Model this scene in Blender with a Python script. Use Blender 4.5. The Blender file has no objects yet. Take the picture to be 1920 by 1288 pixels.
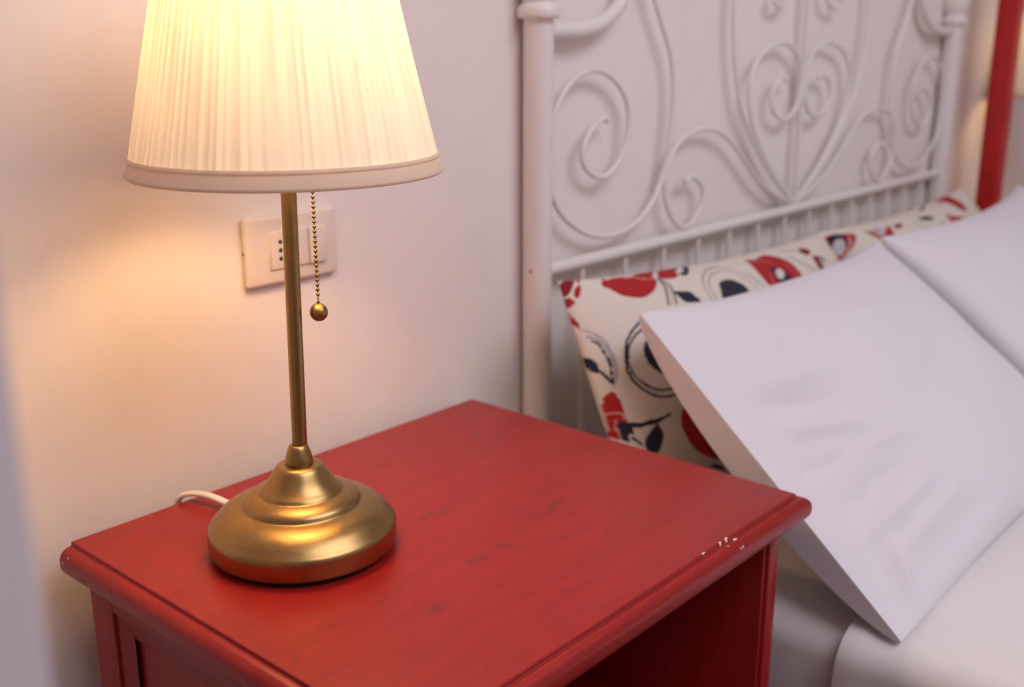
import bpy, bmesh, math, random
import numpy as np
from mathutils import Vector, Matrix

S = bpy.context.scene
COL = S.collection
random.seed(7)
rng = np.random.default_rng(11)

# ------------------------------------------------------------------ camera, world, lights, exposure
CZ = 0.98
YAW, PITCH, ROLL, FPX = 0.848715717, 0.278494745, -0.00177707, 2026.568
cam = bpy.data.cameras.new('camera')
cam.sensor_width = 36.0
cam.lens = 36.0 * FPX / 1920.0
cam.clip_start = 0.02
cam.dof.use_dof = True
cam.dof.focus_distance = 0.82
cam.dof.aperture_fstop = 4.8
co = bpy.data.objects.new('camera', cam)
COL.objects.link(co)
fw = Vector((math.sin(YAW) * math.cos(PITCH), math.cos(YAW) * math.cos(PITCH), -math.sin(PITCH)))
rt = Vector((math.cos(YAW), -math.sin(YAW), 0))
up = rt.cross(fw)
c_, s_ = math.cos(ROLL), math.sin(ROLL)
rt2, up2 = c_ * rt + s_ * up, -s_ * rt + c_ * up
m3 = Matrix((rt2, up2, -fw)).transposed()
co.matrix_world = Matrix.Translation((0, 0, CZ)) @ m3.to_4x4()
S.camera = co

w = bpy.data.worlds.new('world')
w.use_nodes = True
w.node_tree.nodes['Background'].inputs[0].default_value = (0.75, 0.82, 1.0, 1)
w.node_tree.nodes['Background'].inputs[1].default_value = 0.6
S.world = w
S.view_settings.view_transform = 'Standard'
S.view_settings.look = 'None'
S.view_settings.gamma = 1.0
S.view_settings.use_curve_mapping = False
S.view_settings.exposure = 0.0

WIN = dict(x=0.85, y=-1.05, w=2.1, h=1.3)      # roof window in the ceiling, behind the photographer
ld = bpy.data.lights.new('window_daylight', 'AREA')
ld.shape = 'RECTANGLE'; ld.size = WIN['w']; ld.size_y = WIN['h']
ld.energy = 42.0
ld.color = (0.93, 0.89, 1.0)
lo = bpy.data.objects.new('window_daylight', ld)
lo.location = (WIN['x'], WIN['y'], 2.64)                   # shines straight down
COL.objects.link(lo)

BULB_W = 3.4
BULB_COL = (1.0, 0.63, 0.30)

# ------------------------------------------------------------------ helpers
def link(o, parent=None):
    COL.objects.link(o)
    if parent is not None:
        o.parent = parent
    return o

def thing(name, label, cat, loc=(0, 0, 0), group=None):
    o = bpy.data.objects.new(name, None)
    o.empty_display_size = 0.05
    COL.objects.link(o)
    o.location = loc
    o['label'] = label
    o['category'] = cat
    if group:
        o['group'] = group
    return o

def tag(o, label, cat, group=None):
    o['label'] = label; o['category'] = cat
    if group:
        o['group'] = group
    return o

def sharpen(me, ang=35.0):
    bm = bmesh.new(); bm.from_mesh(me)
    for f in bm.faces:
        f.smooth = True
    lim = math.radians(ang)
    for e in bm.edges:
        if len(e.link_faces) == 2 and e.calc_face_angle(0) > lim:
            e.smooth = False
    bm.to_mesh(me); bm.free()

def mk(name, verts, faces, mat, parent=None, smooth=35.0, fix=True):
    """verts in world coordinates; they are stored relative to the top-level thing"""
    off = Vector((0, 0, 0))
    p = parent
    while p is not None:
        off += p.location; p = p.parent
    me = bpy.data.meshes.new(name)
    me.from_pydata([tuple(Vector(v) - off) for v in verts], [], faces)
    if fix:
        bm = bmesh.new(); bm.from_mesh(me)
        bmesh.ops.recalc_face_normals(bm, faces=bm.faces)
        bm.to_mesh(me); bm.free()
    if smooth:
        sharpen(me, smooth)
    me.materials.append(mat)
    o = bpy.data.objects.new(name, me)
    return link(o, parent)

def box_v(x0, x1, y0, y1, z0, z1):
    v = [(x0, y0, z0), (x1, y0, z0), (x1, y1, z0), (x0, y1, z0), (x0, y0, z1), (x1, y0, z1), (x1, y1, z1), (x0, y1, z1)]
    f = [(0, 3, 2, 1), (4, 5, 6, 7), (0, 1, 5, 4), (1, 2, 6, 5), (2, 3, 7, 6), (3, 0, 4, 7)]
    return v, f

def bev_box(name, b, mat, parent=None, r=0.002, seg=2):
    v, f = box_v(*b)
    bm = bmesh.new()
    vs = [bm.verts.new(p) for p in v]
    for q in f:
        bm.faces.new([vs[i] for i in q])
    if r > 0:
        bmesh.ops.bevel(bm, geom=list(bm.edges), offset=r, segments=seg, affect='EDGES', profile=0.5)
    bm.verts.ensure_lookup_table()
    vv = [tuple(x.co) for x in bm.verts]
    bm.verts.index_update()
    ff = [tuple(x.index for x in q.verts) for q in bm.faces]
    bm.free()
    return mk(name, vv, ff, mat, parent, smooth=40.0)

def lathe(profile, n=64, center=(0, 0, 0), lean=(0, 0)):
    """profile [(r,z)], around z through center; lean = dx,dy per unit of z"""
    v, f = [], []
    for (r, z) in profile:
        for k in range(n):
            a = 2 * math.pi * k / n
            v.append((center[0] + r * math.cos(a) + lean[0] * z, center[1] + r * math.sin(a) + lean[1] * z, center[2] + z))
    m = len(profile)
    for i in range(m - 1):
        for k in range(n):
            k2 = (k + 1) % n
            f.append((i * n + k, i * n + k2, (i + 1) * n + k2, (i + 1) * n + k))
    if profile[0][0] > 1e-6:
        f.append(tuple(range(n - 1, -1, -1)))
    if profile[-1][0] > 1e-6:
        f.append(tuple((m - 1) * n + k for k in range(n)))
    return v, f

def catmull(pts, sub=8):
    P = [np.array(p, float) for p in pts]
    P = [2 * P[0] - P[1]] + P + [2 * P[-1] - P[-2]]
    out = []
    for i in range(1, len(P) - 2):
        for k in range(sub):
            t = k / sub
            a, b, c, d = P[i - 1:i + 3]
            out.append(0.5 * (2 * b + (c - a) * t + (2 * a - 5 * b + 4 * c - d) * t * t + (3 * b - a - 3 * c + d) * t ** 3))
    out.append(P[-2])
    return out

def tube(pts, r, n=10, flat=None, ref=(0, 1, 0)):
    """closed-ended tube along 3-D points; r radius or list; flat=(ra,rb) elliptical"""
    pts = [Vector(p) for p in pts]
    v, f = [], []
    m = len(pts)
    ref = Vector(ref)
    for i, p in enumerate(pts):
        t = (pts[min(i + 1, m - 1)] - pts[max(i - 1, 0)]).normalized()
        a = ref - t * ref.dot(t)
        if a.length < 1e-4:
            a = Vector((1, 0, 0)) - t * t.x
        a.normalize(); b = t.cross(a)
        ri = r[i] if isinstance(r, (list, tuple)) else r
        ra, rb = (ri, ri) if flat is None else flat
        for k in range(n):
            th = 2 * math.pi * k / n
            v.append(tuple(p + a * (ra * math.cos(th)) + b * (rb * math.sin(th))))
    for i in range(m - 1):
        for k in range(n):
            k2 = (k + 1) % n
            f.append((i * n + k, i * n + k2, (i + 1) * n + k2, (i + 1) * n + k))
    f.append(tuple(range(n - 1, -1, -1)))
    f.append(tuple((m - 1) * n + k for k in range(n)))
    return v, f

def dup(root, loc, label):
    r = root.copy(); COL.objects.link(r); r.location = loc; r['label'] = label
    for ch in list(root.children):
        c = ch.copy(); COL.objects.link(c); c.parent = r
        for g in list(ch.children):
            d = g.copy(); COL.objects.link(d); d.parent = c
    return r

# ------------------------------------------------------------------ materials
def new_mat(name):
    m = bpy.data.materials.new(name); m.use_nodes = True
    nt = m.node_tree
    return m, nt, nt.nodes['Principled BSDF']

def nd(nt, typ, **kw):
    n = nt.nodes.new(typ)
    for k, v in kw.items():
        setattr(n, k, v)
    return n

def noise(nt, vec, scale, detail=3.0, rough=0.5, dist=0.0):
    n = nd(nt, 'ShaderNodeTexNoise')
    n.inputs['Scale'].default_value = scale; n.inputs['Detail'].default_value = detail
    n.inputs['Roughness'].default_value = rough; n.inputs['Distortion'].default_value = dist
    if vec is not None:
        nt.links.new(vec, n.inputs['Vector'])
    return n.outputs['Fac']

def mapping(nt, scale, src='Object'):
    tc = nd(nt, 'ShaderNodeTexCoord'); mp = nd(nt, 'ShaderNodeMapping')
    mp.inputs['Scale'].default_value = scale
    nt.links.new(tc.outputs[src], mp.inputs['Vector'])
    return mp.outputs['Vector']

def ramp(nt, fac, stops):
    r = nd(nt, 'ShaderNodeValToRGB')
    e = r.color_ramp.elements
    while len(e) < len(stops):
        e.new(0.5)
    for i, (p, c) in enumerate(stops):
        e[i].position = p; e[i].color = (*c, 1)
    nt.links.new(fac, r.inputs['Fac'])
    return r.outputs['Color']

def mixc(nt, fac, a, b, mode='MIX'):
    m = nd(nt, 'ShaderNodeMix', data_type='RGBA', blend_type=mode)
    for i, x in ((0, fac), (6, a), (7, b)):
        if isinstance(x, (int, float)):
            m.inputs[i].default_value = x
        elif isinstance(x, tuple):
            m.inputs[i].default_value = (*x, 1)
        else:
            nt.links.new(x, m.inputs[i])
    return m.outputs[2]

def bump(nt, h, strength, dist, bsdf):
    b = nd(nt, 'ShaderNodeBump'); b.inputs['Strength'].default_value = strength; b.inputs['Distance'].default_value = dist
    nt.links.new(h, b.inputs['Height']); nt.links.new(b.outputs['Normal'], bsdf.inputs['Normal'])

def plain(name, col, rough=0.5, metal=0.0, bscale=None, bstr=0.1, var=0.0, coat=0.0):
    m, nt, b = new_mat(name)
    b.inputs['Base Color'].default_value = (*col, 1)
    b.inputs['Roughness'].default_value = rough
    b.inputs['Metallic'].default_value = metal
    if coat:
        b.inputs['Coat Weight'].default_value = coat; b.inputs['Coat Roughness'].default_value = 0.2
    vec = mapping(nt, (1, 1, 1))
    n = noise(nt, vec, bscale or 60.0, 4.0)
    if var:
        nt.links.new(ramp(nt, n, [(0.3, tuple(c * (1 - var) for c in col)), (0.7, tuple(min(1, c * (1 + var)) for c in col))]), b.inputs['Base Color'])
    if bscale:
        bump(nt, n, bstr, 0.002, b)
    return m

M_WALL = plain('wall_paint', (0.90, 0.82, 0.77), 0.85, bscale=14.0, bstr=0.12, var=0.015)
M_WALL2 = plain('bounce_wall_tone', (0.66, 0.60, 0.58), 0.9, bscale=20.0, bstr=0.05)  # unseen walls only; tone set to control the fill they bounce
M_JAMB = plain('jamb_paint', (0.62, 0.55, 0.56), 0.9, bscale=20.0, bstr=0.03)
M_CEIL = plain('ceiling_paint', (0.82, 0.80, 0.78), 0.9, bscale=30.0, bstr=0.1)
M_BED = plain('cream_enamel', (0.86, 0.80, 0.755), 0.32, bscale=90.0, bstr=0.02, coat=0.15)
M_PLAST = plain('ivory_plastic', (0.82, 0.72, 0.64), 0.35, bscale=200.0, bstr=0.01)
M_DARK = plain('hole_shade', (0.03, 0.02, 0.02), 0.8)  # dark tone standing in for the shade inside small openings
M_CORD = plain('white_cable', (0.82, 0.76, 0.68), 0.4)
M_FELT = plain('black_felt', (0.012, 0.006, 0.006), 0.95, bscale=900.0, bstr=0.2)
M_REDPOST = plain('red_gloss_paint', (0.52, 0.012, 0.014), 0.4, bscale=30.0, bstr=0.03, var=0.12)
M_LINEN = plain('white_cotton', (0.76, 0.73, 0.76), 0.85, bscale=700.0, bstr=0.06, var=0.01)
M_SHEET = plain('white_sheet', (0.78, 0.74, 0.72), 0.9, bscale=500.0, bstr=0.08, var=0.015)
M_WINFR = plain('window_frame_paint', (0.8, 0.8, 0.8), 0.4)
M_WALL.node_tree.nodes['Principled BSDF'].inputs['Specular IOR Level'].default_value = 0.2

def mat_floor():
    m, nt, b = new_mat('terracotta_floor')
    vec = mapping(nt, (1, 1, 1))
    br = nd(nt, 'ShaderNodeTexBrick')
    br.offset = 0.0
    for k, v in (('Scale', 3.3), ('Mortar Size', 0.012), ('Brick Width', 1.0), ('Row Height', 1.0)):
        br.inputs[k].default_value = v
    br.inputs['Color1'].default_value = (0.10, 0.045, 0.03, 1); br.inputs['Color2'].default_value = (0.085, 0.035, 0.022, 1)
    br.inputs['Mortar'].default_value = (0.10, 0.08, 0.07, 1)
    nt.links.new(vec, br.inputs['Vector']); nt.links.new(br.outputs['Color'], b.inputs['Base Color'])
    b.inputs['Roughness'].default_value = 0.5
    return m
M_FLOOR = mat_floor()

def mat_brass():
    m, nt, b = new_mat('antique_brass')
    vec = mapping(nt, (30, 30, 400))
    n = noise(nt, vec, 3.0, 4.0)
    nt.links.new(ramp(nt, n, [(0.3, (0.34, 0.215, 0.082)), (0.7, (0.40, 0.258, 0.10))]), b.inputs['Base Color'])
    b.inputs['Metallic'].default_value = 1.0
    b.inputs['Roughness'].default_value = 0.33
    bump(nt, n, 0.03, 0.001, b)
    return m
M_BRASS = mat_brass()

def mat_shade(name, col, trans, attr):
    m = bpy.data.materials.new(name); m.use_nodes = True
    nt = m.node_tree
    nt.nodes.remove(nt.nodes['Principled BSDF'])
    out = nt.nodes['Material Output']
    d = nd(nt, 'ShaderNodeBsdfDiffuse'); t = nd(nt, 'ShaderNodeBsdfTranslucent'); mx = nd(nt, 'ShaderNodeMixShader')
    vec = mapping(nt, (1, 1, 1))
    n = noise(nt, vec, 900.0, 2.0)
    c = ramp(nt, n, [(0.3, tuple(x * 0.97 for x in col)), (0.7, col)])
    nt.links.new(c, d.inputs['Color'])
    if attr:
        a = nd(nt, 'ShaderNodeAttribute', attribute_name='plies')
        c2 = mixc(nt, a.outputs['Fac'], col, (col[0] * 0.74, col[1] * 0.66, col[2] * 0.52))
        nt.links.new(c2, t.inputs['Color'])
    else:
        t.inputs['Color'].default_value = (*col, 1)
    mx.inputs[0].default_value = trans
    nt.links.new(d.outputs[0], mx.inputs[1]); nt.links.new(t.outputs[0], mx.inputs[2])
    nt.links.new(mx.outputs[0], out.inputs['Surface'])
    return m
M_SHADE = mat_shade('pleated_shade_fabric', (0.92, 0.86, 0.74), 0.145, True)
M_TRIM = mat_shade('shade_trim_fabric', (0.93, 0.80, 0.67), 0.38, False)

def mat_bulb():
    m, nt, b = new_mat('frosted_bulb_glass')
    b.inputs['Base Color'].default_value = (1, 0.9, 0.75, 1)
    vec = mapping(nt, (1, 1, 1))
    r = ramp(nt, noise(nt, vec, 30.0, 2.0), [(0, (1.0, 0.72, 0.40)), (1, (1.0, 0.76, 0.44))])
    nt.links.new(r, b.inputs['Emission Color'])
    b.inputs['Emission Strength'].default_value = 6.0
    return m
M_BULB = mat_bulb()

def spots(nt, vec, lst, soft=0.5):
    acc = None
    for (p, r) in lst:
        s = nd(nt, 'ShaderNodeVectorMath', operation='SUBTRACT'); s.inputs[1].default_value = p
        q = nd(nt, 'ShaderNodeVectorMath', operation='DIVIDE'); q.inputs[1].default_value = r
        l = nd(nt, 'ShaderNodeVectorMath', operation='LENGTH')
        mr = nd(nt, 'ShaderNodeMapRange', interpolation_type='SMOOTHSTEP')
        mr.inputs['From Min'].default_value = soft; mr.inputs['From Max'].default_value = 1.0
        mr.inputs['To Min'].default_value = 1.0; mr.inputs['To Max'].default_value = 0.0
        nt.links.new(vec, s.inputs[0]); nt.links.new(s.outputs[0], q.inputs[0]); nt.links.new(q.outputs[0], l.inputs[0])
        nt.links.new(l.outputs['Value'], mr.inputs['Value'])
        if acc is None:
            acc = mr.outputs[0]
        else:
            mxn = nd(nt, 'ShaderNodeMath', operation='MAXIMUM')
            nt.links.new(acc, mxn.inputs[0]); nt.links.new(mr.outputs[0], mxn.inputs[1]); acc = mxn.outputs[0]
    return acc

NS = (0.638, 0.637, 0.0)     # nightstand centre on the floor

def mat_wood(name, knots=None, chips=None, axis='x'):
    m, nt, b = new_mat(name)
    sc = {'x': (1.3, 26, 26), 'y': (26, 1.3, 26), 'z': (26, 26, 1.3)}[axis]
    tc = nd(nt, 'ShaderNodeTexCoord')
    # slight warp so the grain flows round the knots
    wn = nd(nt, 'ShaderNodeTexNoise'); wn.inputs['Scale'].default_value = 7.0; wn.inputs['Detail'].default_value = 1.0
    nt.links.new(tc.outputs['Object'], wn.inputs['Vector'])
    sb = nd(nt, 'ShaderNodeVectorMath', operation='SUBTRACT'); sb.inputs[1].default_value = (0.5, 0.5, 0.5)
    ml = nd(nt, 'ShaderNodeVectorMath', operation='SCALE'); ml.inputs['Scale'].default_value = 0.05
    ad = nd(nt, 'ShaderNodeVectorMath', operation='ADD')
    nt.links.new(wn.outputs['Color'], sb.inputs[0]); nt.links.new(sb.outputs[0], ml.inputs[0])
    nt.links.new(tc.outputs['Object'], ad.inputs[0]); nt.links.new(ml.outputs[0], ad.inputs[1])
    mp = nd(nt, 'ShaderNodeMapping'); mp.inputs['Scale'].default_value = sc
    nt.links.new(ad.outputs[0], mp.inputs['Vector'])
    g1 = noise(nt, mp.outputs[0], 2.2, 4.0, 0.6)
    g2 = noise(nt, mp.outputs[0], 9.0, 3.0, 0.6)
    c1 = ramp(nt, g1, [(0.32, (0.27, 0.010, 0.009)), (0.5, (0.305, 0.012, 0.011)), (0.68, (0.33, 0.015, 0.012))])
    c2 = mixc(nt, 0.32, c1, ramp(nt, g2, [(0.35, (0.19, 0.008, 0.008)), (0.6, (0.34, 0.016, 0.012))]))
    if knots:
        kf = spots(nt, ad.outputs[0], knots, 0.25)
        sc2 = nd(nt, 'ShaderNodeMath', operation='MULTIPLY'); sc2.inputs[1].default_value = 0.62
        nt.links.new(kf, sc2.inputs[0])
        c2 = mixc(nt, sc2.outputs[0], c2, (0.14, 0.014, 0.018))
    if chips:
        cn = nd(nt, 'ShaderNodeTexNoise'); cn.inputs['Scale'].default_value = 260.0
        nt.links.new(tc.outputs['Object'], cn.inputs['Vector'])
        s1 = nd(nt, 'ShaderNodeVectorMath', operation='SUBTRACT'); s1.inputs[1].default_value = (0.5, 0.5, 0.5)
        s2 = nd(nt, 'ShaderNodeVectorMath', operation='SCALE'); s2.inputs['Scale'].default_value = 0.0022
        s3 = nd(nt, 'ShaderNodeVectorMath', operation='ADD')
        nt.links.new(cn.outputs['Color'], s1.inputs[0]); nt.links.new(s1.outputs[0], s2.inputs[0])
        nt.links.new(tc.outputs['Object'], s3.inputs[0]); nt.links.new(s2.outputs[0], s3.inputs[1])
        c2 = mixc(nt, spots(nt, s3.outputs[0], chips, 0.8), c2, (0.78, 0.62, 0.55))
    nt.links.new(c2, b.inputs['Base Color'])
    b.inputs['Roughness'].default_value = 0.34
    b.inputs['Specular IOR Level'].default_value = 0.38
    bump(nt, g2, 0.08, 0.001, b)
    return m

def loc(x, y, z=0.56):
    return (x - NS[0], y - NS[1], z - NS[2])
KNOTS = [(loc(0.796, 0.763), (0.020, 0.005, 0.05)), (loc(0.803, 0.734), (0.014, 0.006, 0.05)), (loc(0.622, 0.656), (0.022, 0.005, 0.05)), (loc(0.640, 0.648), (0.014, 0.004, 0.05)),
         (loc(0.626, 0.555), (0.013, 0.010, 0.05)), (loc(0.594, 0.553), (0.022, 0.009, 0.05)), (loc(0.516, 0.528), (0.016, 0.009, 0.05)),
         (loc(0.863, 0.454), (0.011, 0.006, 0.05)), (loc(0.408, 0.559), (0.006, 0.004, 0.05)), (loc(0.719, 0.584), (0.022, 0.004, 0.05))]
CHIPS = [(loc(0.763, 0.4255, 0.559), (0.0032, 0.0012, 0.004)), (loc(0.753, 0.4255, 0.559), (0.0020, 0.0010, 0.004)),
         (loc(0.7735, 0.4225, 0.557), (0.0036, 0.0012, 0.004)), (loc(0.7265, 0.4255, 0.559), (0.0032, 0.0009, 0.004)),
         (loc(0.759, 0.4205, 0.556), (0.0009, 0.0008, 0.004)), (loc(0.775, 0.4145, 0.552), (0.0010, 0.0010, 0.005)), (loc(0.771, 0.4145, 0.552), (0.0008, 0.0008, 0.005)),
         (loc(0.376, 0.835, 0.552), (0.0014, 0.0010, 0.0010)), (loc(0.3745, 0.842, 0.546), (0.0014, 0.0012, 0.0012)), (loc(0.375, 0.80, 0.54), (0.0014, 0.0008, 0.0008))]
M_TOP = mat_wood('red_stained_pine_top', KNOTS, CHIPS, 'x')
M_WOODZ = mat_wood('red_stained_pine_upright', None, None, 'z')
M_WOODY = mat_wood('red_stained_pine_rail', None, None, 'y')

def mat_print():
    m, nt, b = new_mat('floral_print_cotton')
    a = nd(nt, 'ShaderNodeAttribute', attribute_name='print')
    vec = mapping(nt, (1, 1, 1))
    n = noise(nt, vec, 700.0, 3.0)
    c = mixc(nt, 1.0, a.outputs['Color'], ramp(nt, n, [(0.3, (0.93, 0.93, 0.93)), (0.7, (1, 1, 1))]), 'MULTIPLY')
    nt.links.new(c, b.inputs['Base Color'])
    b.inputs['Roughness'].default_value = 0.9
    bump(nt, n, 0.06, 0.002, b)
    return m
M_PRINT = mat_print()

# ------------------------------------------------------------------ room
YW = 0.886
XL, XR, YF, ZC = -1.9, 3.7, -1.9, 2.6

def struct(o):
    o['kind'] = 'structure'
    return o

def slab(name, b, mat):
    v, f = box_v(*b)
    return struct(mk(name, v, f, mat, None, smooth=None))

slab('wall_back', (XL - 0.1, XR + 0.1, YW, YW + 0.1, -0.1, ZC), M_WALL)
slab('floor', (XL, XR, YF, YW, -0.1, 0.0), M_FLOOR)
slab('wall_side', (XL - 0.1, XL, YF, YW, -0.1, ZC), M_WALL2)
slab('wall_right', (XR, XR + 0.1, YF, YW, -0.1, ZC), M_WALL)
slab('wall_front', (XL, XR, YF - 0.1, YF, -0.1, ZC), M_WALL2)
# ceiling with the opening of the roof window
wx0, wx1 = WIN['x'] - WIN['w'] / 2 - 0.05, WIN['x'] + WIN['w'] / 2 + 0.05
wy0, wy1 = WIN['y'] - WIN['h'] / 2 - 0.05, WIN['y'] + WIN['h'] / 2 + 0.05
vv, ff = [], []
for b in ((XL, wx0, YF, YW, ZC, ZC + 0.1), (wx1, XR, YF, YW, ZC, ZC + 0.1), (wx0, wx1, YF, wy0, ZC, ZC + 0.1), (wx0, wx1, wy1, YW, ZC, ZC + 0.1)):
    v, f = box_v(*b); o_ = len(vv); vv += v; ff += [tuple(i + o_ for i in q) for q in f]
struct(mk('ceiling', vv, ff, M_CEIL, None, smooth=None))
t = 0.05
vv, ff = [], []
for b in ((wx0, wx0 + t, wy0, wy1, ZC + 0.02, ZC + 0.09), (wx1 - t, wx1, wy0, wy1, ZC + 0.02, ZC + 0.09), (wx0 + t, wx1 - t, wy0, wy0 + t, ZC + 0.02, ZC + 0.09), (wx0 + t, wx1 - t, wy1 - t, wy1, ZC + 0.02, ZC + 0.09)):
    v, f = box_v(*b); o_ = len(vv); vv += v; ff += [tuple(i + o_ for i in q) for q in f]
struct(mk('window_1', vv, ff, M_WINFR, None, smooth=None))
# wall end close to the camera; unseen length behind added to shade the nightstand
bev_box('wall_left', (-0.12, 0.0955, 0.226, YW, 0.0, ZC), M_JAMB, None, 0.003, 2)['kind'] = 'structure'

# ------------------------------------------------------------------ nightstand
def nightstand(label):
    t = thing('nightstand', label, 'nightstand', NS)
    x0, x1, y0, y1, zt = 0.387, 0.889, 0.426, 0.847, 0.56
    prof = [(0.0, 0.0), (0.0010, -0.0005), (0.0014, -0.0030), (0.0022, -0.0036)]
    for k in range(1, 9):
        a = math.radians(90 * k / 8)
        prof.append((0.0022 + 0.0108 * math.sin(a), -0.0036 - 0.0104 * (1 - math.cos(a))))
    prof += [(0.0131, -0.0185), (0.0124, -0.0225), (0.0108, -0.0250), (0.0085, -0.0262), (-0.016, -0.0262)]
    v, f = [], []
    for d, z in prof:
        v += [(x0 - d, y1, zt + z), (x0 - d, y0 - d, zt + z), (x1 + d, y0 - d, zt + z), (x1 + d, y1, zt + z)]
    n = len(prof)
    for i in range(n - 1):
        for k in range(3):
            f.append((4 * i + k, 4 * i + k + 1, 4 * (i + 1) + k + 1, 4 * (i + 1) + k))
    f.append((0, 1, 2, 3)); f.append(tuple(4 * (n - 1) + k for k in (3, 2, 1, 0)))
    f.append(tuple([4 * i for i in range(n)] + [4 * i + 3 for i in range(n - 1, -1, -1)]))
    mk('top_board', v, f, M_TOP, t, smooth=25.0)
    zb = zt - 0.0262
    cx0, cx1, cy0, cy1 = 0.3945, 0.8815, 0.4335, 0.842
    th = 0.018
    def side(xo, sgn, nm):
        # frame and panel side: two stiles, two rails, a bevelled sticking and a recessed panel
        a, b = (xo, xo + sgn * th)
        xa, xb = min(a, b), max(a, b)
        sw = 0.037
        bev_box('stile', (xa, xb, cy1 - sw, cy1, 0.0, zb), M_WOODZ, t, 0.0015)
        bev_box('stile', (xa, xb, cy0, cy0 + sw, 0.0, zb), M_WOODZ, t, 0.0015)
        bev_box('rail', (xa, xb, cy0 + sw, cy1 - sw, zb - 0.030, zb), M_WOODY, t, 0.001)
        bev_box('rail', (xa, xb, cy0 + sw, cy1 - sw, 0.05, 0.10), M_WOODY, t, 0.001)
        ya, yb, za, zz = cy0 + sw, cy1 - sw, 0.10, zb - 0.030
        # sticking: a sloped strip round the opening
        m = 0.020
        xs, xd = xo + sgn * 0.003, xo + sgn * 0.0075
        v = [(xs, ya, za), (xs, yb, za), (xs, yb, zz), (xs, ya, zz), (xd, ya + m, za + m), (xd, yb - m, za + m), (xd, yb - m, zz - m), (xd, ya + m, zz - m)]
        f = [(0, 1, 5, 4), (1, 2, 6, 5), (2, 3, 7, 6), (3, 0, 4, 7)]
        mk('moulding', v, f, M_WOODY, t, smooth=None)
        bev_box('panel', (min(xo + sgn * 0.0115, xo + sgn * 0.016), max(xo + sgn * 0.0115, xo + sgn * 0.016), ya - 0.002, yb + 0.002, za - 0.002, zz + 0.002), M_WOODZ, t, 0.0)
    side(cx0, 1, 'left'); side(cx1, -1, 'right')
    bev_box('inner_side', (cx1 - th - 0.004, cx1 - th + 0.001, cy0 + 0.004, cy1 - 0.01, 0.05, zb), M_WOODZ, t, 0.001)
    bev_box('inner_side', (cx0 + th - 0.001, cx0 + th + 0.004, cy0 + 0.004, cy1 - 0.01, 0.05, zb), M_WOODZ, t, 0.001)
    bev_box('back_panel', (cx0 + th, cx1 - th, cy1 - 0.010, cy1 - 0.003, 0.05, zb), M_WOODZ, t, 0.0)
    bev_box('shelf', (cx0 + th + 0.004, cx1 - th - 0.004, cy0 + 0.006, cy1 - 0.011, 0.27, 0.286), M_TOP, t, 0.002)
    bev_box('bottom_board', (cx0 + th + 0.004, cx1 - th - 0.004, cy0 + 0.006, cy1 - 0.011, 0.06, 0.078), M_TOP, t, 0.002)
    return t
ns1 = nightstand('red stained pine nightstand with open front, under the nearer brass lamp')
ns2 = dup(ns1, (NS[0] + 2.19, NS[1] - 0.02, 0), 'red nightstand on the far side of the bed, under the lamp at the right edge')
ns2.scale = (1, 1, 0.93)                      # a slightly lower one
TT2 = 0.56 * 0.93

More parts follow.
